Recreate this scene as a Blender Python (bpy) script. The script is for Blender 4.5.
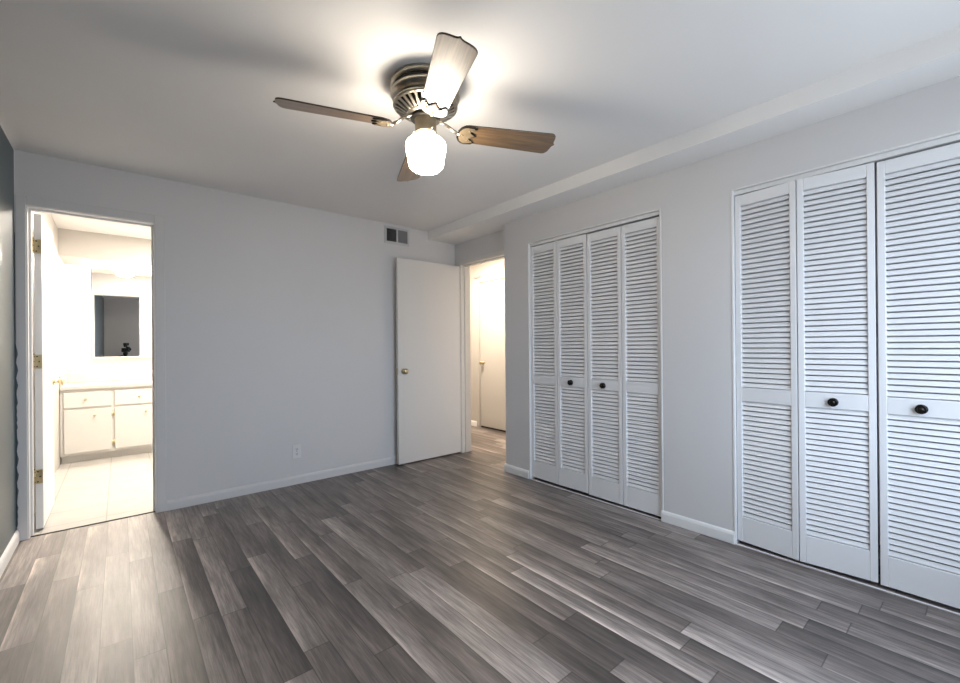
import bpy, bmesh, math
from mathutils import Matrix, Vector

C = bpy.context.scene.collection
PI = math.pi
for _o in list(bpy.data.objects):
    bpy.data.objects.remove(_o)

# ------------------------------------------------------------------ camera
EYE = 1.151
YAW, PITCH, ROLL = 0.69972, 0.00108, -0.00835
cam_d = bpy.data.cameras.new('camera')
cam = bpy.data.objects.new('camera', cam_d)
C.objects.link(cam)
F0 = Vector((math.sin(YAW), math.cos(YAW), 0))
R0 = Vector((math.cos(YAW), -math.sin(YAW), 0))
U0 = Vector((0, 0, 1))
F1 = F0*math.cos(PITCH) + U0*math.sin(PITCH)
U1 = U0*math.cos(PITCH) - F0*math.sin(PITCH)
R2 = R0*math.cos(ROLL) + U1*math.sin(ROLL)
U2 = U1*math.cos(ROLL) - R0*math.sin(ROLL)
M = Matrix((R2, U2, -F1)).transposed().to_4x4()
M.translation = Vector((0, 0, EYE))
cam.matrix_world = M
cam_d.sensor_fit = 'HORIZONTAL'
cam_d.sensor_width = 36
cam_d.lens = 427.09*36/960
cam_d.shift_y = 4.32/960
cam_d.clip_start = 0.02
cam_d.clip_end = 100
bpy.context.scene.camera = cam

# ------------------------------------------------------------------ world, light, exposure
sc = bpy.context.scene
sc.view_settings.view_transform = 'Standard'
sc.view_settings.look = 'None'
sc.view_settings.exposure = 0.0
sc.view_settings.gamma = 1
sc.view_settings.use_curve_mapping = False
sc.cycles.use_denoising = True
sc.cycles.max_bounces = 14
sc.cycles.diffuse_bounces = 8
sc.cycles.glossy_bounces = 6
sc.cycles.sample_clamp_indirect = 8

SKY = 9.5          # daylight outside the rear window
FAN = 49.0         # glowing glass shade of the fan
BATH = 100.0        # added fill light in the bathroom, no fixture modelled
BATH_GLOBE = 800.0
HALL = 92.0        # hallway ceiling lamp

w = bpy.data.worlds.new('world')
sc.world = w
w.use_nodes = True
bg = w.node_tree.nodes['Background']
bg.inputs[1].default_value = SKY
_tc = w.node_tree.nodes.new('ShaderNodeTexCoord')
_sx = w.node_tree.nodes.new('ShaderNodeSeparateXYZ')
_rp = w.node_tree.nodes.new('ShaderNodeValToRGB')
_rp.color_ramp.elements[0].position = 0.44
_rp.color_ramp.elements[0].color = (0.34, 0.38, 0.42, 1)
_rp.color_ramp.elements[1].position = 0.54
_rp.color_ramp.elements[1].color = (0.72, 0.86, 1.04, 1)
_mr = w.node_tree.nodes.new('ShaderNodeMapRange')
_mr.inputs['From Min'].default_value = -1
w.node_tree.links.new(_tc.outputs['Generated'], _sx.inputs[0])
w.node_tree.links.new(_sx.outputs['Z'], _mr.inputs['Value'])
w.node_tree.links.new(_mr.outputs['Result'], _rp.inputs['Fac'])
w.node_tree.links.new(_rp.outputs['Color'], bg.inputs[0])

def area(name, loc, sx, sy, power, color, rot=(0, 0, 0), portal=False):
    l = bpy.data.lights.new(name, 'AREA')
    l.shape = 'RECTANGLE'
    l.size, l.size_y = sx, sy
    l.energy, l.color = power, color
    if portal:
        l.cycles.is_portal = True
    o = bpy.data.objects.new(name, l)
    o.location, o.rotation_euler = loc, rot
    C.objects.link(o)
    return o
WX0, WX1, WZ0, WZ1 = 0.95, 2.45, 0.55, 2.10   # rear window
area('window_daylight_portal', ((WX0+WX1)/2, -0.50, (WZ0+WZ1)/2), WX1-WX0, WZ1-WZ0, 1, (1, 1, 1), (PI/2, 0, 0), True)
area('bathroom_fill_light', (0.55, 4.9, 2.35), 0.5, 0.5, BATH, (1.0, 0.90, 0.78))  # unseen area light added to brighten the bathroom
area('hallway_ceiling_lamp_light', (3.18, 4.25, 2.35), 0.45, 0.45, HALL, (1.0, 0.84, 0.66))

# ------------------------------------------------------------------ materials
def mat(name, col, rough=0.5, metal=0.0, bump=0.0, bscale=200.0, var=0.0, vscale=3.0, spec=None, emit=None, estr=0.0, coat=0.0):
    m = bpy.data.materials.new(name)
    m.use_nodes = True
    nt = m.node_tree
    p = nt.nodes['Principled BSDF']
    p.inputs['Base Color'].default_value = (*col, 1)
    p.inputs['Roughness'].default_value = rough
    p.inputs['Metallic'].default_value = metal
    if spec is not None:
        p.inputs['Specular IOR Level'].default_value = spec
    if coat:
        p.inputs['Coat Weight'].default_value = coat
        p.inputs['Coat Roughness'].default_value = 0.38
    tc = nt.nodes.new('ShaderNodeTexCoord')
    if var:
        n = nt.nodes.new('ShaderNodeTexNoise')
        n.inputs['Scale'].default_value = vscale
        n.inputs['Detail'].default_value = 4
        nt.links.new(tc.outputs['Object'], n.inputs['Vector'])
        mr = nt.nodes.new('ShaderNodeMapRange')
        mr.inputs['From Min'].default_value = 0.3
        mr.inputs['From Max'].default_value = 0.7
        mr.inputs['To Min'].default_value = 1-var
        mr.inputs['To Max'].default_value = 1+var
        nt.links.new(n.outputs['Fac'], mr.inputs['Value'])
        vm = nt.nodes.new('ShaderNodeVectorMath')
        vm.operation = 'SCALE'
        vm.inputs[0].default_value = col
        nt.links.new(mr.outputs['Result'], vm.inputs['Scale'])
        nt.links.new(vm.outputs['Vector'], p.inputs['Base Color'])
    if bump:
        n2 = nt.nodes.new('ShaderNodeTexNoise')
        n2.inputs['Scale'].default_value = bscale
        n2.inputs['Detail'].default_value = 2
        nt.links.new(tc.outputs['Object'], n2.inputs['Vector'])
        b = nt.nodes.new('ShaderNodeBump')
        b.inputs['Strength'].default_value = bump
        b.inputs['Distance'].default_value = 0.002
        nt.links.new(n2.outputs['Fac'], b.inputs['Height'])
        nt.links.new(b.outputs['Normal'], p.inputs['Normal'])
    if emit:
        p.inputs['Emission Color'].default_value = (*emit, 1)
        p.inputs['Emission Strength'].default_value = estr
    return m

class NG:
    """small helper to write node maths compactly"""
    def __init__(s, m):
        s.nt = m.node_tree
    def link(s, a, sock):
        if isinstance(a, (int, float)):
            sock.default_value = a
        else:
            s.nt.links.new(a, sock)
    def math(s, op, a, b=None, c=None):
        n = s.nt.nodes.new('ShaderNodeMath')
        n.operation = op
        s.link(a, n.inputs[0])
        if b is not None: s.link(b, n.inputs[1])
        if c is not None: s.link(c, n.inputs[2])
        return n.outputs[0]
    def comb(s, x, y, z=0.0):
        n = s.nt.nodes.new('ShaderNodeCombineXYZ')
        s.link(x, n.inputs[0]); s.link(y, n.inputs[1]); s.link(z, n.inputs[2])
        return n.outputs[0]
    def white(s, v):
        n = s.nt.nodes.new('ShaderNodeTexWhiteNoise')
        n.noise_dimensions = '3D'
        s.nt.links.new(v, n.inputs['Vector'])
        return n.outputs['Value']
    def noise(s, v, scale, detail=3, rough=0.5):
        n = s.nt.nodes.new('ShaderNodeTexNoise')
        n.inputs['Scale'].default_value = scale
        n.inputs['Detail'].default_value = detail
        n.inputs['Roughness'].default_value = rough
        s.nt.links.new(v, n.inputs['Vector'])
        return n.outputs['Fac']
    def maprange(s, v, a, b, c, d):
        n = s.nt.nodes.new('ShaderNodeMapRange')
        s.nt.links.new(v, n.inputs['Value'])
        for k, x in zip(('From Min', 'From Max', 'To Min', 'To Max'), (a, b, c, d)):
            n.inputs[k].default_value = x
        return n.outputs['Result']
    def ramp(s, v, stops):
        n = s.nt.nodes.new('ShaderNodeValToRGB')
        e = n.color_ramp.elements
        while len(e) < len(stops): e.new(0.5)
        for el, (p, c) in zip(e, stops):
            el.position = p
            el.color = (*c, 1)
        s.nt.links.new(v, n.inputs['Fac'])
        return n.outputs['Color']
    def scale(s, col, f):
        n = s.nt.nodes.new('ShaderNodeVectorMath')
        n.operation = 'SCALE'
        s.nt.links.new(col, n.inputs[0])
        s.link(f, n.inputs['Scale'])
        return n.outputs['Vector']
    def pos(s):
        t = s.nt.nodes.new('ShaderNodeTexCoord')
        x = s.nt.nodes.new('ShaderNodeSeparateXYZ')
        s.nt.links.new(t.outputs['Object'], x.inputs[0])
        return x.outputs

def plank_floor():
    m = mat('grey_wood_planks', (0.1, 0.1, 0.1), 0.3)
    g = NG(m)
    p = m.node_tree.nodes['Principled BSDF']
    x, y, z = g.pos()
    u = g.math('DIVIDE', g.math('SUBTRACT', x, 0.030), 0.0985)
    i = g.math('FLOOR', u)
    fu = g.math('FRACT', u)
    ri = g.white(g.comb(i, 3.7))
    v = g.math('ADD', g.math('DIVIDE', y, 0.95), g.math('MULTIPLY', ri, 9.0))
    j = g.math('FLOOR', v)
    fv = g.math('FRACT', v)
    rnd = g.white(g.comb(i, j, 1.3))
    rnd2 = g.white(g.comb(i, j, 7.9))
    off = g.math('MULTIPLY', rnd, 40.0)
    gv = g.comb(g.math('MULTIPLY', x, 60.0), g.math('ADD', g.math('MULTIPLY', y, 4.0), off), off)
    grain = g.noise(gv, 1.0, 6, 0.62)
    fine = g.noise(g.comb(g.math('MULTIPLY', x, 220.0), g.math('MULTIPLY', y, 9.0), off), 1.0, 3, 0.6)
    big = g.noise(g.comb(g.math('MULTIPLY', x, 9.0), g.math('ADD', g.math('MULTIPLY', y, 1.6), off), off), 1.0, 3, 0.5)
    base = g.ramp(rnd, [(0.0, (0.098, 0.080, 0.072)), (0.5, (0.162, 0.134, 0.122)), (0.85, (0.215, 0.182, 0.167)), (1.0, (0.27, 0.233, 0.216))])
    k = g.maprange(grain, 0.34, 0.66, 0.66, 1.36)
    k = g.math('MULTIPLY', k, g.maprange(fine, 0.38, 0.62, 0.80, 1.20))
    k = g.math('MULTIPLY', k, g.maprange(big, 0.34, 0.66, 0.66, 1.34))
    # sapwood streak down one edge of many strips
    edge = g.math('POWER', g.math('SUBTRACT', 1.0, fu), 5.0)
    edge = g.math('MULTIPLY', edge, g.math('MULTIPLY', g.maprange(rnd2, 0.25, 1.0, 0.0, 2.2), g.maprange(big, 0.35, 0.6, 0.2, 1.0)))
    k = g.math('MULTIPLY', k, g.math('ADD', 1.0, edge))
    dark = g.math('MULTIPLY', g.math('POWER', fu, 4.0), g.maprange(rnd, 0.0, 0.8, 0.55, 0.15))
    k = g.math('MULTIPLY', k, g.math('SUBTRACT', 1.0, dark))
    # joints
    ju = g.math('MINIMUM', fu, g.math('SUBTRACT', 1.0, fu))
    jv = g.math('MULTIPLY', g.math('MINIMUM', fv, g.math('SUBTRACT', 1.0, fv)), 7.3)
    jt = g.math('MINIMUM', ju, jv)
    k = g.math('MULTIPLY', k, g.maprange(jt, 0.006, 0.025, 0.35, 1.0))
    col = g.scale(base, k)
    p.inputs['IOR'].default_value = 1.75
    m.node_tree.links.new(col, p.inputs['Base Color'])
    m.node_tree.links.new(g.maprange(grain, 0.2, 0.8, 0.46, 0.36), p.inputs['Roughness'])
    b = m.node_tree.nodes.new('ShaderNodeBump')
    b.inputs['Strength'].default_value = 0.12
    b.inputs['Distance'].default_value = 0.002
    m.node_tree.links.new(grain, b.inputs['Height'])
    m.node_tree.links.new(b.outputs['Normal'], p.inputs['Normal'])
    return m

def tile_floor():
    m = mat('cream_floor_tile', (0.7, 0.66, 0.6), 0.25)
    g = NG(m)
    p = m.node_tree.nodes['Principled BSDF']
    x, y, z = g.pos()
    fu = g.math('FRACT', g.math('DIVIDE', g.math('ADD', x, 0.08), 0.31))
    fv = g.math('FRACT', g.math('DIVIDE', g.math('ADD', y, 0.1), 0.31))
    ju = g.math('MINIMUM', fu, g.math('SUBTRACT', 1.0, fu))
    jv = g.math('MINIMUM', fv, g.math('SUBTRACT', 1.0, fv))
    jt = g.math('MINIMUM', ju, jv)
    n = g.noise(g.comb(x, y), 6.0, 3)
    k = g.math('MULTIPLY', g.maprange(jt, 0.006, 0.014, 0.75, 1.0), g.maprange(n, 0.3, 0.7, 0.96, 1.03))
    rgb = m.node_tree.nodes.new('ShaderNodeRGB')
    rgb.outputs[0].default_value = (0.40, 0.385, 0.362, 1)
    m.node_tree.links.new(g.scale(rgb.outputs[0], k), p.inputs['Base Color'])
    return m

def oak_blade():
    m = mat('oak_blade', (0.3, 0.2, 0.1), 0.42, spec=0.8, coat=1.0)
    g = NG(m)
    p = m.node_tree.nodes['Principled BSDF']
    x, y, z = g.pos()
    n = g.noise(g.comb(g.math('MULTIPLY', x, 5.0), g.math('MULTIPLY', y, 130.0), z), 1.0, 5, 0.6)
    n2 = g.noise(g.comb(g.math('MULTIPLY', x, 3.0), g.math('MULTIPLY', y, 22.0), z), 1.0, 3, 0.6)
    f = g.math('ADD', g.math('MULTIPLY', n, 0.6), g.math('MULTIPLY', n2, 0.4))
    col = g.ramp(f, [(0.30, (0.075, 0.038, 0.016)), (0.48, (0.155, 0.088, 0.038)), (0.62, (0.25, 0.155, 0.072))])
    m.node_tree.links.new(col, p.inputs['Base Color'])
    return m

PAINT = mat('pale_grey_wall_paint', (0.66, 0.655, 0.662), 0.55, bump=0.05, bscale=260, var=0.012, vscale=2)
CEIL = mat('ceiling_paint', (0.85, 0.84, 0.835), 0.75, bump=0.06, bscale=180, var=0.01, vscale=2)
TEAL = mat('teal_satin_paint', (0.020, 0.048, 0.062), 0.38, bump=0.01, bscale=90, spec=0.5)
TEAL.node_tree.nodes['Principled BSDF'].inputs['IOR'].default_value = 1.9
WHITE = mat('white_trim_paint', (0.78, 0.78, 0.78), 0.35, bump=0.03, bscale=120)
LOUVRE = mat('white_louver_paint', (0.78, 0.785, 0.80), 0.4, bump=0.03, bscale=150)
DOORW = mat('warm_white_door_paint', (0.70, 0.685, 0.665), 0.4, bump=0.03, bscale=80)
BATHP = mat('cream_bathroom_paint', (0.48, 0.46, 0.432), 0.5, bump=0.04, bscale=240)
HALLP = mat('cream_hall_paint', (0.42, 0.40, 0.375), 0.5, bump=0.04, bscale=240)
DARK = mat('dark_void', (0.012, 0.011, 0.011), 0.8, var=0.1)
BRASS = mat('aged_brass', (0.62, 0.52, 0.32), 0.28, 1.0, var=0.08, vscale=30)
BRONZE = mat('dark_bronze', (0.022, 0.018, 0.016), 0.22, 0.6, var=0.1, vscale=60)
PEWTER = mat('antique_pewter', (0.45, 0.41, 0.34), 0.32, 1.0, var=0.12, vscale=25)
FITTER = mat('dull_brass_fitter', (0.17, 0.14, 0.10), 0.5, 0.8, var=0.1, vscale=30)
PEWTERD = mat('dark_antique_metal', (0.035, 0.030, 0.026), 0.4, 0.7, var=0.1, vscale=25)
OAK = oak_blade()
BLADE_EDGE = mat('dark_blade_edge', (0.045, 0.030, 0.022), 0.45, var=0.1)
GLOW = mat('lit_milk_glass', (0.9, 0.88, 0.84), 0.25, emit=(1.0, 0.89, 0.74), estr=FAN)
GLOW2 = mat('lit_bathroom_glass', (0.9, 0.88, 0.84), 0.25, emit=(1.0, 0.89, 0.76), estr=BATH_GLOBE)
PLASTIC = mat('light_plastic', (0.74, 0.74, 0.74), 0.3, bump=0.02)
SLOT = mat('socket_slot', (0.02, 0.02, 0.02), 0.6, var=0.1)
VENTM = mat('vent_enamel', (0.55, 0.55, 0.56), 0.4, bump=0.02)
VENTG = mat('vent_blade_grey', (0.32, 0.32, 0.33), 0.45, bump=0.02)
COUNTER = mat('white_cultured_marble', (0.50, 0.475, 0.44), 0.18, var=0.02, vscale=6)
CABINET = mat('white_cabinet_paint', (0.56, 0.545, 0.52), 0.4, bump=0.02)
BLACK = mat('black_rubber', (0.012, 0.012, 0.012), 0.45, bump=0.03)
FLOORM = plank_floor()
TILE = tile_floor()
MIRROR = mat('mirror_silver', (0.90, 0.90, 0.89), 0.01, 1.0)

def glass():
    m = bpy.data.materials.new('window_glass')
    m.use_nodes = True
    nt = m.node_tree
    nt.nodes.remove(nt.nodes['Principled BSDF'])
    t = nt.nodes.new('ShaderNodeBsdfTransparent')
    gl = nt.nodes.new('ShaderNodeBsdfGlossy')
    gl.inputs['Roughness'].default_value = 0.02
    mx = nt.nodes.new('ShaderNodeMixShader')
    mx.inputs[0].default_value = 0.06
    nt.links.new(t.outputs[0], mx.inputs[1])
    nt.links.new(gl.outputs[0], mx.inputs[2])
    nt.links.new(mx.outputs[0], nt.nodes['Material Output'].inputs['Surface'])
    return m
GLASS = glass()

# ------------------------------------------------------------------ mesh helpers
class MB:
    def __init__(s):
        s.bm = bmesh.new()
    def box(s, x0, y0, z0, x1, y1, z1, mtx=None):
        a, b = (min(x0, x1), max(x0, x1)), (min(y0, y1), max(y0, y1))
        c = (min(z0, z1), max(z0, z1))
        v = [s.bm.verts.new((a[i], b[j], c[k])) for i in (0, 1) for j in (0, 1) for k in (0, 1)]
        for f in ((0, 1, 3, 2), (4, 6, 7, 5), (0, 4, 5, 1), (2, 3, 7, 6), (0, 2, 6, 4), (1, 5, 7, 3)):
            s.bm.faces.new([v[q] for q in f])
        if mtx is not None:
            for q in v: q.co = mtx @ q.co
        return s
    def lathe(s, prof, seg=32, mtx=None, smooth=True):
        rings = []
        for r, z in prof:
            if r < 1e-6:
                rings.append([s.bm.verts.new((0, 0, z))])
            else:
                rings.append([s.bm.verts.new((r*math.cos(2*PI*k/seg), r*math.sin(2*PI*k/seg), z)) for k in range(seg)])
        fs = []
        for A, B in zip(rings, rings[1:]):
            for k in range(seg):
                k2 = (k+1) % seg
                if len(A) == 1 and len(B) == 1: continue
                if len(A) == 1: fs.append(s.bm.faces.new((A[0], B[k], B[k2])))
                elif len(B) == 1: fs.append(s.bm.faces.new((A[k], B[0], A[k2])))
                else: fs.append(s.bm.faces.new((A[k], B[k], B[k2], A[k2])))
        for R in (rings[0], rings[-1]):
            if len(R) > 1: s.bm.faces.new(R)
        for f in fs: f.smooth = smooth
        if mtx is not None:
            for R in rings:
                for q in R: q.co = mtx @ q.co
        return s
    def prism(s, pts, z0, z1, mtx=None):
        a = [s.bm.verts.new((x, y, z0)) for x, y in pts]
        b = [s.bm.verts.new((x, y, z1)) for x, y in pts]
        s.bm.faces.new(a[::-1]); s.bm.faces.new(b)
        n = len(pts)
        for k in range(n):
            s.bm.faces.new((a[k], a[(k+1) % n], b[(k+1) % n], b[k]))
        if mtx is not None:
            for q in a+b: q.co = mtx @ q.co
        return s
    def tube(s, p, q, r0, r1=None, seg=12):
        p, q = Vector(p), Vector(q)
        d = q-p
        m = Matrix.Translation(p) @ d.to_track_quat('Z', 'Y').to_matrix().to_4x4()
        return s.lathe([(r0, 0), (r1 if r1 is not None else r0, d.length)], seg, m)
    def build(s, name, material, parent=None, bevel=0.0, seg=2, loc=None, rot=None):
        bmesh.ops.recalc_face_normals(s.bm, faces=s.bm.faces)
        me = bpy.data.meshes.new(name)
        s.bm.to_mesh(me); s.bm.free()
        me.materials.append(material)
        o = bpy.data.objects.new(name, me)
        C.objects.link(o)
        if parent is not None: o.parent = parent
        if loc: o.location = loc
        if rot: o.rotation_euler = rot
        if bevel:
            b = o.modifiers.new('bevel', 'BEVEL')
            b.width, b.segments, b.limit_method = bevel, seg, 'ANGLE'
            b.angle_limit = math.radians(40)
        return o

def tag(o, label=None, cat=None, group=None, kind=None):
    if label: o['label'] = label
    if cat: o['category'] = cat
    if group: o['group'] = group
    if kind: o['kind'] = kind
    return o
def empty(name, loc, rz=0.0, label=None, cat=None, group=None, kind=None):
    o = bpy.data.objects.new(name, None)
    o.empty_display_size = 0.1
    o.location, o.rotation_euler = loc, (0, 0, rz)
    C.objects.link(o)
    return tag(o, label, cat, group, kind)
def struct(o, label, cat):
    return tag(o, label, cat, None, 'structure')
AX = {'x': Matrix.Rotation(PI/2, 4, 'Y'), '-x': Matrix.Rotation(-PI/2, 4, 'Y'),
      'y': Matrix.Rotation(-PI/2, 4, 'X'), '-y': Matrix.Rotation(PI/2, 4, 'X')}
def along(axis, loc):
    return Matrix.Translation(Vector(loc)) @ AX[axis]

# ------------------------------------------------------------------ room measurements
XL, XR, YB, YR, ZC = -0.484, 2.703, 3.770, -0.43, 2.362
XS, ZS = 2.474, 2.270            # soffit face and underside
XE, YC = 2.821, 2.855            # entry wall plane, closet corner
XH = 3.92                        # far wall of the hallway
YM = 6.50                        # mirror wall of the bathroom
WT = 0.12
DH = 2.03                        # door opening height
BX0, BX1 = -0.430, 0.182         # bathroom door opening
C1A, C1B = 2.559, 1.367          # closet openings (Y)
C2A, C2B = 0.948, -0.300
CH = 2.035                       # closet opening height
EY0, EY1 = 2.895, 3.660          # entry opening (Y)

# floor: planks through bedroom and hallway, tile in the bathroom
struct(MB().box(-0.62, -0.60, -0.08, 4.12, 3.80, 0).box(2.80, 3.80, -0.08, 4.12, 6.6, 0)
       .build('floor', FLOORM), 'grey-brown wood plank floor running from the bedroom out into the hallway', 'floor')
struct(MB().box(-0.62, 3.80, -0.08, 2.80, 6.65, 0).build('floor_bathroom', TILE),
       'cream tiled bathroom floor seen through the left doorway', 'floor')
ceil = struct(MB().box(-0.62, -0.60, ZC, 4.12, 6.65, ZC+0.1).build('ceiling', CEIL), 'smooth off-white ceiling above the fan', 'ceiling')
MB().box(XS, YR-0.05, ZS, XR+0.05, YC, ZC+0.02).box(XS, YC, ZS, XE+0.05, YB+0.03, ZC+0.02).build('soffit', CEIL, ceil)

# walls
struct(MB().box(XL-0.12, YR-0.15, 0, XL, YB+0.02, ZC).build('wall_left', TEAL), 'dark teal satin wall at the left edge', 'wall')
_wl = bpy.data.objects['wall_left']
MB().box(XL-0.002, YR, ZC-0.010, XL+0.0015, YB, ZC).box(XL-0.002, YB-0.010, 1.86, XL+0.0015, YB, ZC-0.010).build('paint_edge', WHITE, _wl)
_pts, _zz = [], 0.09
for _k in range(46):
    _pts.append((XL + 0.004 + 0.008*abs(math.sin(_k*2.3)*math.cos(_k*0.71+0.4)), _zz))
    _zz += 0.014 + 0.016*abs(math.sin(_k*1.7))
_pts = [(XL, 0.09)] + _pts + [(XL, _zz)]
MB().prism(_pts, -0.0005, 0.0006, Matrix(((1, 0, 0, 0), (0, 0, 1, YB-0.0125), (0, 1, 0, 0), (0, 0, 0, 1)))).build('jagged_teal_strip', TEAL, _wl)  # thin teal strip with a jagged edge along the casing
struct(MB().box(XL-0.12, YB, 0, BX0-0.018, YB+WT, ZC).box(BX1+0.018, YB, 0, XE+0.12, YB+WT, ZC)
       .box(BX0-0.018, YB, DH+0.018, BX1+0.018, YB+WT, ZC).build('wall_back', PAINT),
       'pale grey wall between the bathroom doorway and the open white door', 'wall')
YZX = Matrix(((0, 0, 1, 0), (1, 0, 0, 0), (0, 1, 0, 0), (0, 0, 0, 1)))      # outline drawn in (Y, Z), extruded along X
wr = MB().prism([(YR-0.12, 0), (C2B, 0), (C2B, CH), (C2A, CH), (C2A, 0), (C1B, 0), (C1B, CH), (C1A, CH), (C1A, 0), (YC, 0), (YC, ZC), (YR-0.12, ZC)],
                XR, XR+WT, YZX)
struct(MB().box(XR+WT, YC-0.10, 0, 3.40, YC, ZC).build('wall_closet_end', PAINT), 'end wall of the far closet facing the hallway', 'wall')
struct(wr.build('wall_right', PAINT, bevel=0.004), 'pale wall on the right holding the two louvered closets', 'wall')
struct(MB().box(3.30, YR-0.12, 0, 3.40, YC-0.1, ZC).box(XR+WT, 1.10, 0, 3.30, 1.20, ZC).box(XR+WT, YR-0.12, 0, 3.30, YR-0.02, ZC)
       .build('wall_closet', PAINT), 'painted walls inside the closets behind the louvered doors', 'wall')
struct(MB().box(XE, YC, 0, XE+0.12, EY0-0.015, ZC).box(XE, EY1+0.015, 0, XE+0.12, YB, ZC)
       .box(XE, EY0-0.015, DH+0.015, XE+0.12, EY1+0.015, ZC).build('wall_entry', PAINT),
       'short grey wall around the hallway doorway beside the closet corner', 'wall')
HD0, HD1 = 3.86, 4.660           # hallway door opening
struct(MB().box(XH, YC-0.3, 0, XH+0.1, HD0-0.002, ZC).box(XH, HD1+0.002, 0, XH+0.1, 6.6, ZC)
       .box(XH, HD0-0.002, DH+0.03, XH+0.1, HD1+0.002, ZC).box(XH+0.1, YC-0.3, 0, XH+0.2, 6.6, ZC)
       .box(3.40, YC-0.3, 0, XH, YC-0.2, ZC).box(XE, 6.0, 0, XH, 6.1, ZC)
       .build('wall_hall', HALLP), 'cream hallway wall seen through the right doorway', 'wall')
struct(MB().box(XL-0.12, YB+WT, 0, -0.470, YM, ZC).box(1.45, YB+WT, 0, 1.55, YM, ZC).box(XL-0.12, YM, 0, XE, YM+0.12, ZC)
       .box(-0.470, 5.95, 2.09, 1.45, YM, ZC).build('wall_bathroom', BATHP),
       'cream bathroom walls and dropped soffit above the vanity', 'wall')
struct(MB().box(XE-0.02, YB+WT, 0, XE+0.12, 6.1, ZC).build('wall_hall_side', HALLP), 'cream side wall of the hallway past the open door', 'wall')
struct(MB().box(XL-0.12, YR-0.12, 0, WX0, YR, ZC).box(WX1, YR-0.12, 0, 3.4, YR, ZC)
       .box(WX0, YR-0.12, 0, WX1, YR, WZ0).box(WX0, YR-0.12, WZ1, WX1, YR, ZC).build('wall_rear', PAINT),
       'pale grey wall behind the camera seen in the bathroom mirror', 'wall')

# rear window
win = empty('window_1', ((WX0+WX1)/2, YR-0.06, WZ0), 0, 'white framed window in the wall behind the camera', 'window', None, 'structure')
hw, hh = (WX1-WX0)/2, WZ1-WZ0
MB().box(-hw, -0.04, 0, hw, 0.04, 0.05).box(-hw, -0.04, hh-0.05, hw, 0.04, hh).box(-hw, -0.04, 0.05, -hw+0.05, 0.04, hh-0.05)\
    .box(hw-0.05, -0.04, 0.05, hw, 0.04, hh-0.05).box(-0.025, -0.03, 0.05, 0.025, 0.03, hh-0.05).build('window_frame', WHITE, win, 0.004)
for a, b in ((-hw+0.05, -0.025), (0.025, hw-0.05)):
    MB().box(a, -0.003, 0.05, b, 0.003, hh-0.05).build('pane', GLASS, win)

# baseboards: moulded profile extruded along a wall
BP = [(0, 0), (0.013, 0), (0.013, 0.052), (0.009, 0.064), (0.004, 0.070), (0, 0.072)]
def baseboard(mb, p, q, nrm):
    p, q, n = Vector((*p, 0)), Vector((*q, 0)), Vector((*nrm, 0))
    ra = [mb.bm.verts.new(p + n*d + Vector((0, 0, z))) for d, z in BP]
    rb = [mb.bm.verts.new(q + n*d + Vector((0, 0, z))) for d, z in BP]
    mb.bm.faces.new(ra); mb.bm.faces.new(rb[::-1])
    for k in range(len(BP)):
        k2 = (k+1) % len(BP)
        mb.bm.faces.new((ra[k], rb[k], rb[k2], ra[k2]))
    return mb
struct(baseboard(MB(), (XL, YR), (XL, YB-0.014), (1, 0)).build('baseboard_left', WHITE), 'white baseboard under the dark teal wall', 'baseboard')
struct(baseboard(MB(), (BX1+0.063, YB), (XE, YB), (0, -1)).build('baseboard_back', PAINT), 'painted baseboard along the pale grey back wall', 'baseboard')
br = MB()
baseboard(br, (XR, C1A+0.004), (XR, YC+0.013), (-1, 0))
baseboard(br, (XR, YC), (XE, YC), (0, 1))
struct(br.build('baseboard_corner', WHITE, bevel=0.004), 'short baseboard wrapping the closet corner by the hallway doorway', 'baseboard')
struct(baseboard(MB(), (XR, C2A-0.004), (XR, C1B+0.010), (-1, 0)).build('baseboard_right', WHITE, bevel=0.006, seg=3),
       'white baseboard on the wall between the two closets', 'baseboard')
struct(baseboard(MB(), (XH, HD1+0.075), (XH, 6.0), (-1, 0)).build('baseboard_hall', WHITE), 'white baseboard in the hallway left of its door', 'baseboard')

# ---------------------------------------------------------------- door trims
j = MB()
j.box(BX0-0.018, YB-0.004, 0, BX0, YB+WT+0.004, DH+0.018).box(BX1, YB-0.004, 0, BX1+0.018, YB+WT+0.004, DH+0.018)
j.box(BX0, YB-0.004, DH, BX1, YB+WT+0.004, DH+0.018)
j.box(BX0, YB+0.040, 0, BX0+0.011, YB+0.076, DH).box(BX1-0.011, YB+0.040, 0, BX1, YB+0.076, DH).box(BX0+0.011, YB+0.040, DH-0.011, BX1-0.011, YB+0.076, DH)
struct(j.build('trim_1', WHITE, bevel=0.002), 'white jamb lining the bathroom doorway', 'trim')
c = MB()
c.box(XL+0.002, YB-0.012, 0, BX0-0.006, YB, DH+0.061).box(BX1+0.006, YB-0.012, 0, BX1+0.063, YB, DH+0.061)
c.box(BX0-0.006, YB-0.012, DH+0.006, BX1+0.006, YB, DH+0.061)
struct(c.build('trim_2', PAINT, bevel=0.004), 'wall-coloured flat casing around the bathroom doorway', 'trim')
cb = MB()
cb.box(-0.468, YB+WT, 0, BX0-0.006, YB+WT+0.012, DH+0.061).box(BX1+0.006, YB+WT, 0, BX1+0.063, YB+WT+0.012, DH+0.061)
cb.box(BX0-0.006, YB+WT, DH+0.006, BX1+0.006, YB+WT+0.012, DH+0.061)
struct(cb.build('trim_3', WHITE, bevel=0.003), 'white casing on the bathroom side of the left doorway, reflected in the mirror', 'trim')
struct(MB().box(BX0, YB+0.022, 0, BX1, YB+0.034, 0.004).build('trim_4', DARK), 'thin dark strip where planks meet bathroom tile', 'trim')
e = MB()
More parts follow.
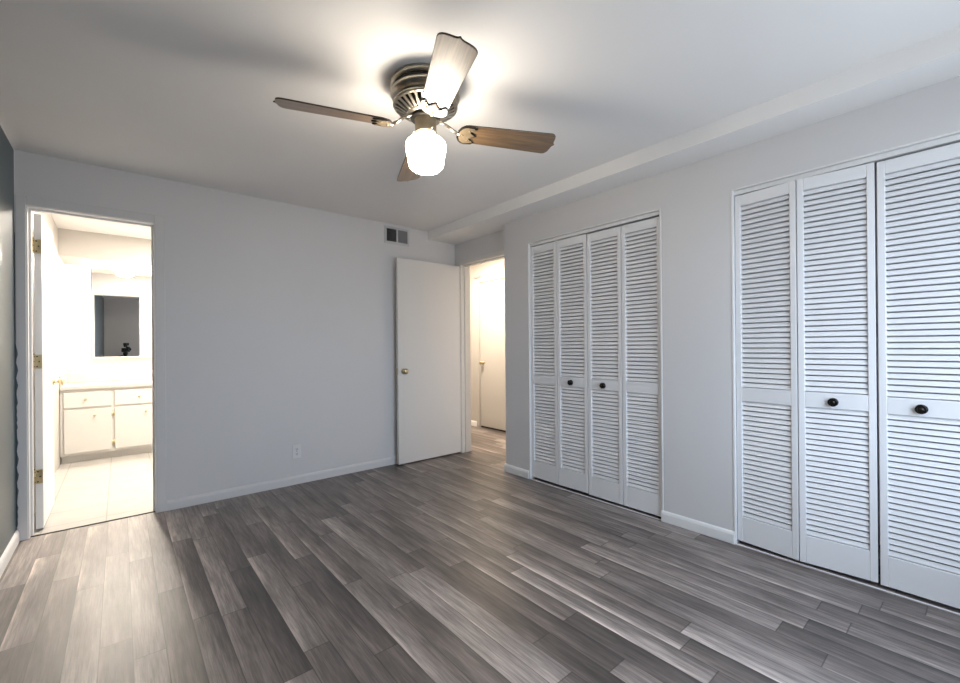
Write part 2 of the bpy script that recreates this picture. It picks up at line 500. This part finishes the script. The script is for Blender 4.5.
e.box(XE-0.003, EY1, 0, XE+0.124, EY1+0.015, DH+0.015).box(XE-0.003, EY0-0.015, 0, XE+0.124, EY0, DH+0.015)
e.box(XE-0.003, EY0, DH, XE+0.124, EY1, DH+0.015)
e.box(XE+0.040, EY1-0.011, 0, XE+0.075, EY1, DH).box(XE+0.040, EY0, DH-0.011, XE+0.075, EY1-0.011, DH)
e.box(XE-0.010, EY1+0.005, 0, XE, EY1+0.060, DH+0.060).box(XE-0.010, EY0, DH+0.005, XE, EY1+0.005, DH+0.040)
struct(e.build('trim_5', DOORW, bevel=0.002), 'white jamb and casing of the hallway doorway beside the open door', 'trim')
h = MB()
h.box(XH-0.016, HD1+0.005, 0, XH, HD1+0.065, DH+0.085).box(XH-0.012, HD0-0.065, 0, XH, HD0-0.005, DH+0.085).box(XH-0.012, HD0-0.005, DH+0.028, XH, HD1+0.005, DH+0.085)
struct(h.build('trim_6', HALLP, bevel=0.003), 'cream casing around the closed door across the hallway', 'trim')
# closet openings: thin corner beads, head track boards and floor thresholds
for n, (a, b, words) in enumerate(((C1A, C1B, 'far'), (C2A, C2B, 'near'))):
    t = MB()
    t.box(XR-0.003, a-0.010, 0, XR+0.085, a+0.001, CH+0.008).box(XR-0.003, b-0.001, 0, XR+0.085, b+0.010, CH+0.008)
    t.box(XR-0.003, b, CH-0.001, XR+0.085, a, CH+0.008)
    t.box(XR+0.014, b, CH-0.026, XR+0.050, a, CH-0.002)
    struct(t.build('trim_%d' % (7+n*2), WHITE, bevel=0.002), 'thin white lining and track board around the %s closet opening' % words, 'trim')
    struct(MB().box(XR-0.001, b+0.010, 0, XR+0.010, a-0.010, 0.003).build('trim_%d' % (8+n*2), WHITE, bevel=0.001),
           'thin light strip on the floor under the %s closet doors' % words, 'trim')

# ---------------------------------------------------------------- doors
KNOB = [(0.026, 0), (0.026, 0.004), (0.022, 0.008), (0.010, 0.012), (0.009, 0.024), (0.014, 0.029), (0.024, 0.037), (0.027, 0.047), (0.024, 0.056), (0.014, 0.061), (0, 0.062)]
def hinge(parent, loc, flip=1):
    """butt hinge: two leaves, a barrel and screw heads, built about its pin"""
    hb = MB().lathe([(0.005, -0.045), (0.005, 0.045)], 10).lathe([(0.003, 0.045), (0.006, 0.048), (0.004, 0.053), (0, 0.054)], 10)
    hb.box(0.002, -0.0035, -0.044, 0.034, 0.000, 0.044)
    hb.box(-0.002, -0.034, -0.044, 0.0010, -0.002, 0.044)
    o = hb.build('hinge', BRASS, parent, loc=loc)
    s = MB()
    for z in (-0.032, 0, 0.032):
        s.lathe([(0.0045, 0), (0.0035, 0.0015), (0, 0.002)], 8, along('-y', (0.012 if z else 0.022, -0.0035, z)))
        s.lathe([(0.0045, 0), (0.0035, 0.0015), (0, 0.002)], 8, along('x', (0.0010, -0.014 if z else -0.024, z)))
    s.build('screws', BRONZE, o)
    return o

# bathroom door, open into the bathroom, hinge edge towards the room
d1 = empty('door_1', (-0.4175, 3.896, 0.012), 0, 'white bathroom door standing open inside the left doorway', 'door', None, 'structure')
MB().box(0, 0, 0, 0.035, 0.592, DH-0.022).build('slab', WHITE, d1, 0.002)
for z in (1.80, 1.065, 0.333):
    hinge(d1, (-0.001, -0.002, z))
kn = MB().lathe(KNOB, 24, along('x', (0.035, 0.535, 0.905))).build('knob', BRASS, d1)
MB().lathe(KNOB[:5]+[(0.014, 0.026), (0.014, 0.028), (0, 0.028)], 24, along('-x', (0, 0.535, 0.905))).build('knob', BRASS, d1)
# bedroom door, swung open flat in front of the back wall
d2 = empty('door_2', (2.816, 3.672, 0.012), 0, 'white flush bedroom door swung open against the grey back wall', 'door', None, 'structure')
MB().box(-0.762, 0, 0, 0, 0.035, DH-0.026).build('slab', DOORW, d2, 0.002)
MB().lathe(KNOB, 28, along('-y', (-0.702, 0, 0.902))).build('knob', BRASS, d2)
MB().lathe(KNOB[:-5]+[(0.027, 0.040), (0.026, 0.048), (0.016, 0.054), (0, 0.055)], 28, along('y', (-0.702, 0.035, 0.902))).build('knob', BRASS, d2)
MB().box(-0.7635, 0.005, 0.872, -0.7615, 0.030, 0.932).build('latch_plate', BRASS, d2)
for z in (0.22, 1.01, 1.80):
    MB().lathe([(0.006, -0.045), (0.006, 0.045)], 10).build('hinge', DOORW, d2, loc=(0.002, -0.006, z))
# door across the hallway
d3 = empty('door_3', (XH+0.006, HD1-0.003, 0.022), 0, 'closed cream flush door across the hallway', 'door', None, 'structure')
MB().box(0, -(HD1-HD0-0.006), 0, 0.035, 0, DH+0.005).build('slab', HALLP, d3, 0.002)
MB().lathe(KNOB, 24, along('-x', (0, -0.065, 0.895))).build('knob', BRASS, d3)
MB().box(0.004, -(HD1-HD0-0.008), -0.022, 0.030, 0, -0.001).build('under_door_shade', DARK, d3)  # dark block filling the gap, its shade put into the colour

# ---------------------------------------------------------------- bifold louvered closet doors
PZ0, PTOP = 0.021, 2.003
def panel_mesh(wd):
    m = MB()
    st, d = 0.028, 0.028
    m.box(0, 0, 0, st, d, PTOP-PZ0).box(wd-st, 0, 0, wd, d, PTOP-PZ0)
    for a, b in ((0, 0.142), (0.804, 0.882), (1.920, PTOP-PZ0)):
        m.box(st, 0.001, a, wd-st, d-0.001, b)
    return m
def slats(wd, z0, z1, n):
    m = MB()
    p = (z1-z0)/n
    tilt = math.radians(-24)
    for k in range(n):
        zc = z0 + (k+0.5)*p
        mt = Matrix.Translation((0, 0.0135, zc)) @ Matrix.Rotation(tilt, 4, 'X')
        m.box(0.027, -0.003, -p*0.395, wd-0.027, 0.003, p*0.395, mt)
    return m
ROS = [(0.021, 0), (0.021, 0.002), (0.012, 0.004), (0.010, 0.010), (0.016, 0.013), (0.0205, 0.016), (0.0205, 0.019), (0.016, 0.0215), (0.012, 0.019), (0.008, 0.0195), (0.005, 0.022), (0, 0.0225)]
proto = {}
def make_panel(wd, parent, loc, rz, knob):
    key = round(wd, 4)
    if key not in proto:
        a = panel_mesh(wd).build('panel', LOUVRE, parent, 0.0025)
        lo = slats(wd, 0.142, 0.804, 24).build('louvers', LOUVRE, a)
        up = slats(wd, 0.882, 1.920, 37).build('louvers', LOUVRE, a)
        proto[key] = (a, lo, up)
        new = [a]
    else:
        a0, lo0, up0 = proto[key]
        a = a0.copy(); C.objects.link(a); a.parent = parent
        for q in (lo0, up0):
            b = q.copy(); C.objects.link(b); b.parent = a
    a.location, a.rotation_euler = loc, (0, 0, rz)
    if knob:
        k = MB().lathe(ROS, 28, along('-y', (wd/2-0.009, 0.001, 0.838))).build('knob', BRONZE, a)
        k['label'] = 'dark bronze round knob'
def bifold(y0, wd, fold, knob_on, label, dz=0.0, dx=0.0):
    """pair of hinged louvered panels starting at y0 and running towards the viewer"""
    r = empty('bifold_door', (XR+0.018+dx, y0, PZ0+dz), -PI/2, label, 'closet door', 'white louvered bifold closet doors', 'thing')
    a = fold
    make_panel(wd, r, (0, 0, 0), -a, knob_on == 0)
    ex, ey = (wd+0.005)*math.cos(a), -(wd+0.005)*math.sin(a)
    make_panel(wd, r, (ex, ey, 0), a, knob_on == 1)
    for z in (0.22, 1.0, 1.78):
        hg = MB().tube((ex-0.0025, ey+0.031, z-0.03), (ex-0.0025, ey+0.031, z+0.03), 0.004)
        hg.box(ex-0.024, ey+0.0285, z-0.03, ex+0.020, ey+0.030, z+0.03)
        hg.build('hinge', BRASS, r)
W1, W2 = 0.2875, 0.2980
bifold(C1A-0.012, W1, 0.012, 1, 'left pair of louvered white panels in the far closet, nearer the hallway')
bifold(C1A-0.012-2*W1-0.011, W1, 0.0, 0, 'right pair of louvered white panels in the far closet, slightly lower', -0.006)
bifold(C2A-0.012, W2, 0.095, 1, 'left pair of louvered panels in the near closet, folded slightly outward')
bifold(C2A-0.012-2*W2-0.010, W2, 0.0, 0, 'right pair of louvered panels in the near closet, cut by the right edge', -0.004)

# ---------------------------------------------------------------- ceiling fan
FX, FY = 1.083, 1.662
fan = empty('ceiling_fan', (FX, FY, ZC), 0, 'antique metal ceiling fan with four oak blades and a lit milk glass shade', 'ceiling fan')
def z(v): return v-ZC
HZ = Matrix.Diagonal((1, 1, 0.86, 1))
MB().lathe([(0.0, 0.0), (0.150, 0.0), (0.156, -0.010), (0.157, -0.028), (0.152, -0.034), (0.147, -0.037)], 64, HZ).build('ceiling_plate', PEWTER, fan)
MB().lathe([(0.0, -0.034), (0.148, -0.034), (0.148, -0.056), (0.0, -0.056)], 64, HZ).build('dark_band', PEWTERD, fan)
MB().lathe([(0.0, -0.054), (0.150, -0.054), (0.157, -0.060), (0.158, -0.074), (0.152, -0.084), (0.138, -0.094), (0.128, -0.098), (0.128, -0.106),
            (0.140, -0.110), (0.147, -0.117), (0.148, -0.126), (0.143, -0.131), (0.0, -0.131)], 64, HZ).build('motor_housing', PEWTER, fan)
MB().lathe([(0.0, -0.128), (0.136, -0.129), (0.084, -0.162), (0.0, -0.164)], 64, HZ).build('vent_cone', PEWTERD, fan)
rb = MB()
for k in range(28):
    a = 2*PI*k/28
    m = HZ @ Matrix.Rotation(a, 4, 'Z') @ Matrix.Translation((0.112, 0, -0.1470)) @ Matrix.Rotation(-math.atan2(0.033, 0.052), 4, 'Y')
    rb.box(-0.034, -0.0062, -0.004, 0.034, 0.0062, 0.005, m)
rb.build('vent_ribs', PEWTER, fan, 0.002)
MB().lathe([(0.0, -0.158), (0.086, -0.158), (0.088, -0.163), (0.080, -0.172), (0.060, -0.178), (0.0, -0.178)], 48, HZ).build('hub', PEWTER, fan)
MB().lathe([(0.0, -0.172), (0.066, -0.176), (0.068, -0.192), (0.0, -0.194)], 48, HZ).build('flywheel', PEWTERD, fan)
MB().lathe([(0.0, -0.160), (0.049, -0.160), (0.051, -0.166), (0.049, -0.172), (0.049, -0.222), (0.050, -0.226), (0.048, -0.232), (0.0, -0.232)], 40).build('light_fitter', FITTER, fan)
sh = MB().lathe([(0.0, -0.230), (0.042, -0.230), (0.043, -0.241), (0.048, -0.248), (0.064, -0.255), (0.080, -0.263), (0.090, -0.275), (0.093, -0.291), (0.090, -0.312),
                 (0.084, -0.340), (0.081, -0.365), (0.076, -0.382), (0.064, -0.394), (0.040, -0.401), (0.0, -0.403)], 48).build('glass_shade', GLOW, fan)
sh['label'] = 'glowing milk glass shade'
for k in range(3):
    a = 2*PI*k/3+0.5
    MB().tube((0.046*math.cos(a), 0.046*math.sin(a), -0.222), (0.060*math.cos(a), 0.060*math.sin(a), -0.222), 0.003).build('thumbscrew', PEWTER, fan)
# blades
def blade_outline(r0, r1, w0, w1, inset=0.0):
    pts = []
    n = 8
    for k in range(n+1):                       # rounded root
        t = -PI/2 - PI*k/n
        pts.append((r0+0.045+0.045*math.cos(t)*(1 if True else 0)-0.0, (w0/2)*math.sin(t)))
    pts = [(x+inset if x < r0+0.05 else x, y) for x, y in pts]
    tip = [(r1-0.044, w1/2), (r1-0.036, w1/2-0.001), (r1-0.028, w1/2-0.005), (r1-0.021, w1/2-0.012), (r1-0.016, w1/2-0.022), (r1-0.013, w1/4-0.002), (r1-0.011, 0.016), (r1-0.008, 0.008), (r1, 0.0)]
    pts += tip
    pts += [(x, -y) for x, y in tip[-2::-1]]
    return [(x, y*(1-inset*12)) for x, y in pts]
BR0, BR1 = 0.152, 0.643
blade_z = -0.207
PITCHB = math.radians(-14)
for k in range(4):
    a = math.radians(-23.0+90*k)
    lift = math.radians((1.2, 0.0, 2.2, -1.8)[k])       # the worn fan does not hang quite true
    mb = MB().prism(blade_outline(BR0, BR1 + (0.012 if k == 0 else 0), 0.112, 0.142), -0.0035, 0.0035)
    b = mb.build('blade', BLADE_EDGE, fan, 0.0026, 3)
    b.data.materials.append(OAK)
    for f in b.data.polygons:
        if abs(f.normal.z) > 0.9: f.material_index = 1
    b.location = (0, 0, blade_z)
    b.rotation_euler = (Matrix.Rotation(a, 4, 'Z') @ Matrix.Rotation(-lift, 4, 'Y') @ Matrix.Rotation(PITCHB, 4, 'X')).to_euler()
    # ornamental iron: scalloped plate under the blade root plus a bent arm back to the hub
    pl = []
    for s in range(9):
        t = -PI/2 - PI*s/8
        pl.append((BR0+0.042+0.048*math.cos(t), 0.060*math.sin(t)))
    tip = [(BR0+0.075, 0.056), (BR0+0.088, 0.044), (BR0+0.070, 0.036), (BR0+0.058, 0.024), (BR0+0.072, 0.013), (BR0+0.092, 0.0)]
    pl += tip + [(x, -y) for x, y in tip[-2::-1]]
    ir = MB().prism(pl, -0.0088, -0.0030)
    iron = ir.build('blade_iron', PEWTERD, b, 0.001)
    inl = MB().prism([(BR0+0.040+(x-BR0-0.040)*0.80, y*0.84) for x, y in pl], -0.0108, -0.0080)
    for sx, sy in ((0.02, 0.0), (0.05, 0.03), (0.05, -0.03)):
        inl.lathe([(0.005, 0), (0.004, 0.002), (0, 0.003)], 10, Matrix.Translation((BR0+sx, sy, -0.0108)) @ Matrix.Rotation(PI, 4, 'X'))
    inl.build('iron_inlay', mat('pale_gilt', (0.26, 0.20, 0.125), 0.45, 0.5, var=0.1, vscale=40) if k == 0 else bpy.data.materials['pale_gilt'], b)
    arm = MB()
    arm.tube((0.055, 0, 0.053), (0.100, 0, 0.034), 0.007, 0.006).tube((0.100, 0, 0.034), (0.150, 0, -0.005), 0.006, 0.008).tube((0.148, 0, -0.005), (0.185, 0, -0.006), 0.008, 0.005)
    arm.build('iron_arm', PEWTER, b)

# ---------------------------------------------------------------- wall outlet and air vent
ou = empty('wall_outlet', (1.135, YB, 0.275), 0, 'small duplex outlet plate low on the grey back wall', 'outlet')
MB().box(-0.035, -0.006, -0.058, 0.035, 0, 0.058).build('plate', PLASTIC, ou, 0.003)
for zz in (-0.020, 0.020):
    s = MB().prism([(0.016*math.cos(t*PI/12)*1.05, max(-0.013, min(0.013, 0.017*math.sin(t*PI/12)))) for t in range(24)], 0, 0.003, Matrix.Translation((0, -0.0055, zz)) @ AX['-y'])\
        .build('socket', PLASTIC, ou)
    MB().box(-0.0075, -0.0092, zz-0.003, -0.0050, -0.0080, zz+0.008).box(0.0050, -0.0092, zz-0.003, 0.0075, -0.0080, zz+0.008)\
        .box(-0.003, -0.0092, zz-0.010, 0.003, -0.0080, zz-0.005).build('slots', SLOT, s)
MB().lathe([(0.003, 0), (0.0025, 0.001), (0, 0.0012)], 10, along('-y', (0, -0.006, 0))).build('screw', SLOT, ou)

ve = empty('air_vent', (2.104, YB, 2.250), 0, 'small rectangular air vent high on the back wall under the ceiling', 'air vent')
f = MB()
ow, oh, iw, ih = 0.139, 0.087, 0.116, 0.062
ring = [[(-ow, -oh), (ow, -oh), (ow, oh), (-ow, oh)], [(-iw, -ih), (iw, -ih), (iw, ih), (-iw, ih)]]
ys = (0.0, -0.010, -0.010, 0.0)
vo = [f.bm.verts.new((x, -0.002, q)) for x, q in ring[0]]
vw = [f.bm.verts.new((x, 0.0, q)) for x, q in ring[0]]
vi = [f.bm.verts.new((x, -0.012, q)) for x, q in ring[1]]
vb = [f.bm.verts.new((x, 0.0, q)) for x, q in ring[1]]
for A, B in ((vw, vo), (vo, vi), (vi, vb)):
    for k in range(4):
        f.bm.faces.new((A[k], A[(k+1) % 4], B[(k+1) % 4], B[k]))
f.box(-0.008, -0.012, -ih, 0.008, -0.001, ih)
f.build('frame', VENTM, ve)
MB().box(-iw, -0.002, -ih, iw, -0.0005, ih).build('duct_shade', DARK, ve)  # flat dark sheet standing in for the shade behind the blades
for side, ang in ((-1, -20), (1, 42)):
    b = MB()
    for k in range(9):
        xc = side*(0.016+0.0118*k)
        m = Matrix.Translation((xc, -0.0068, 0)) @ Matrix.Rotation(math.radians(ang), 4, 'Z')
        b.box(-0.0008, -0.0052, -ih, 0.0008, 0.0052, ih, m)
    b.build('blades', VENTG, ve)

ch = tag(MB().box(XH-0.020, 4.630, 2.125, XH, 4.770, 2.160).build('door_chime', VENTG, bevel=0.005), 'small grey box on the hallway wall above the far door corner', 'door chime')

# ---------------------------------------------------------------- bathroom
va = empty('bathroom_vanity', (-0.470, YM, 0), 0, 'white bathroom vanity with a white countertop under the mirror', 'vanity')
VW = 1.90
fy = -0.53                                     # cabinet front (local)
MB().box(0.004, fy, 0.075, VW, -0.002, 0.745).build('cabinet', CABINET, va, 0.002)
MB().box(0.006, fy+0.06, 0.0, VW-0.01, -0.01, 0.076).build('toe_kick', CABINET, va)
MB().box(0.002, fy-0.030, 0.745, VW+0.015, -0.001, 0.785).box(0.002, -0.022, 0.785, VW+0.015, -0.001, 0.900).box(0.002, fy-0.02, 0.785, 0.020, -0.022, 0.89).build('countertop', COUNTER, va, 0.006)
for n, x0 in enumerate((0.030, 0.420, 0.910, 1.400)):
    x1 = x0 + (0.365 if n == 0 else 0.45)
    df = MB().box(x0, fy-0.016, 0.560, x1, fy, 0.715).build('drawer_front', CABINET, va, 0.004)
    dd = MB().box(x0, fy-0.016, 0.100, x1, fy, 0.540).build('cabinet_door', CABINET, va, 0.004)
    kp = [(0.006, 0), (0.005, 0.010), (0.011, 0.016), (0.012, 0.021), (0.008, 0.025), (0, 0.026)]
    MB().lathe(kp, 16, along('-y', ((x0+x1)/2-0.02, fy-0.016, 0.640))).build('knob', BRASS, df)
    kx = (x0+x1)/2+0.05 if n == 0 else x0+0.26
    MB().lathe(kp, 16, along('-y', (kx, fy-0.016, 0.470))).build('knob', BRASS, dd)
    hx = x1+0.004 if n == 0 else x0-0.004
    for zz in (0.17, 0.47):
        MB().tube((hx, fy-0.014, zz-0.025), (hx, fy-0.014, zz+0.025), 0.005, seg=8).build('hinge', BRASS, dd)

mi = empty('wall_mirror', (-0.245, YM-0.004, 1.062), -0.0137, 'large frameless mirror above the bathroom vanity, reflecting the bedroom', 'mirror')
MB().box(0, -0.004, 0, 1.30, 0.0, 1.008).build('mirror_glass', MIRROR, mi)
MB().box(0, -0.008, -0.012, 1.30, 0.001, 0.004).build('edge_clip', WHITE, mi)

cl = empty('ceiling_light', (0.045, 6.30, 2.09), 0, 'small lit flush lamp under the bathroom soffit above the mirror', 'ceiling light')
MB().lathe([(0, 0), (0.085, 0), (0.085, -0.012), (0, -0.012)], 32).build('base', PEWTER, cl)
MB().lathe([(0.078, -0.012), (0.080, -0.030), (0.070, -0.050), (0.045, -0.064), (0, -0.070)], 32).build('globe', GLOW2, cl)

# ---------------------------------------------------------------- the photographer's camera, seen in the mirror
tr = empty('camera_tripod', (-0.09, -0.11, 0), 0, 'black tripod holding the camera, its head reflected in the bathroom mirror', 'tripod')
for k in range(3):
    a = math.radians(49.9 + 60 + 120*k)
    MB().tube((0.03*math.cos(a), 0.03*math.sin(a), 0.93), (0.26*math.cos(a), 0.26*math.sin(a), 0.012), 0.015, 0.011)\
        .lathe([(0, 0), (0.016, 0), (0.016, 0.018), (0, 0.02)], 12, Matrix.Translation((0.26*math.cos(a), 0.26*math.sin(a), 0))).build('leg', BLACK, tr)
MB().lathe([(0, 0.90), (0.060, 0.90), (0.060, 0.98), (0.030, 0.99), (0.030, 1.02), (0.045, 1.025), (0.045, 1.075), (0.03, 1.085), (0, 1.085)], 24).build('head', BLACK, tr)
MB().tube((0, 0, 1.03), (-0.22, -0.02, 0.93), 0.010, 0.016).build('pan_handle', BLACK, tr)
cb_ = empty('photo_camera', (-0.065, -0.077, 1.086), -YAW, 'black camera with a short lens on the tripod, reflected in the mirror', 'camera')
MB().box(-0.075, -0.07, 0, 0.075, 0.0, 0.095).prism([(-0.03, 0.09), (0.03, 0.09), (0.022, 0.125), (-0.022, 0.125)], -0.0, 0.06, AX['-y'].inverted() @ Matrix.Scale(-1, 4, (0, 1, 0))).build('body', BLACK, cb_, 0.008)
MB().lathe([(0, 0), (0.038, 0), (0.038, 0.05), (0.041, 0.055), (0.041, 0.078), (0.034, 0.078), (0.03, 0.07), (0, 0.066)], 28, along('y', (0, 0, 0.062))).build('lens', BLACK, cb_)
MB().box(-0.030, -0.055, 0.118, 0.030, -0.015, 0.150).box(-0.040, -0.060, 0.150, 0.040, 0.020, 0.215).build('flash', BLACK, cb_, 0.006)
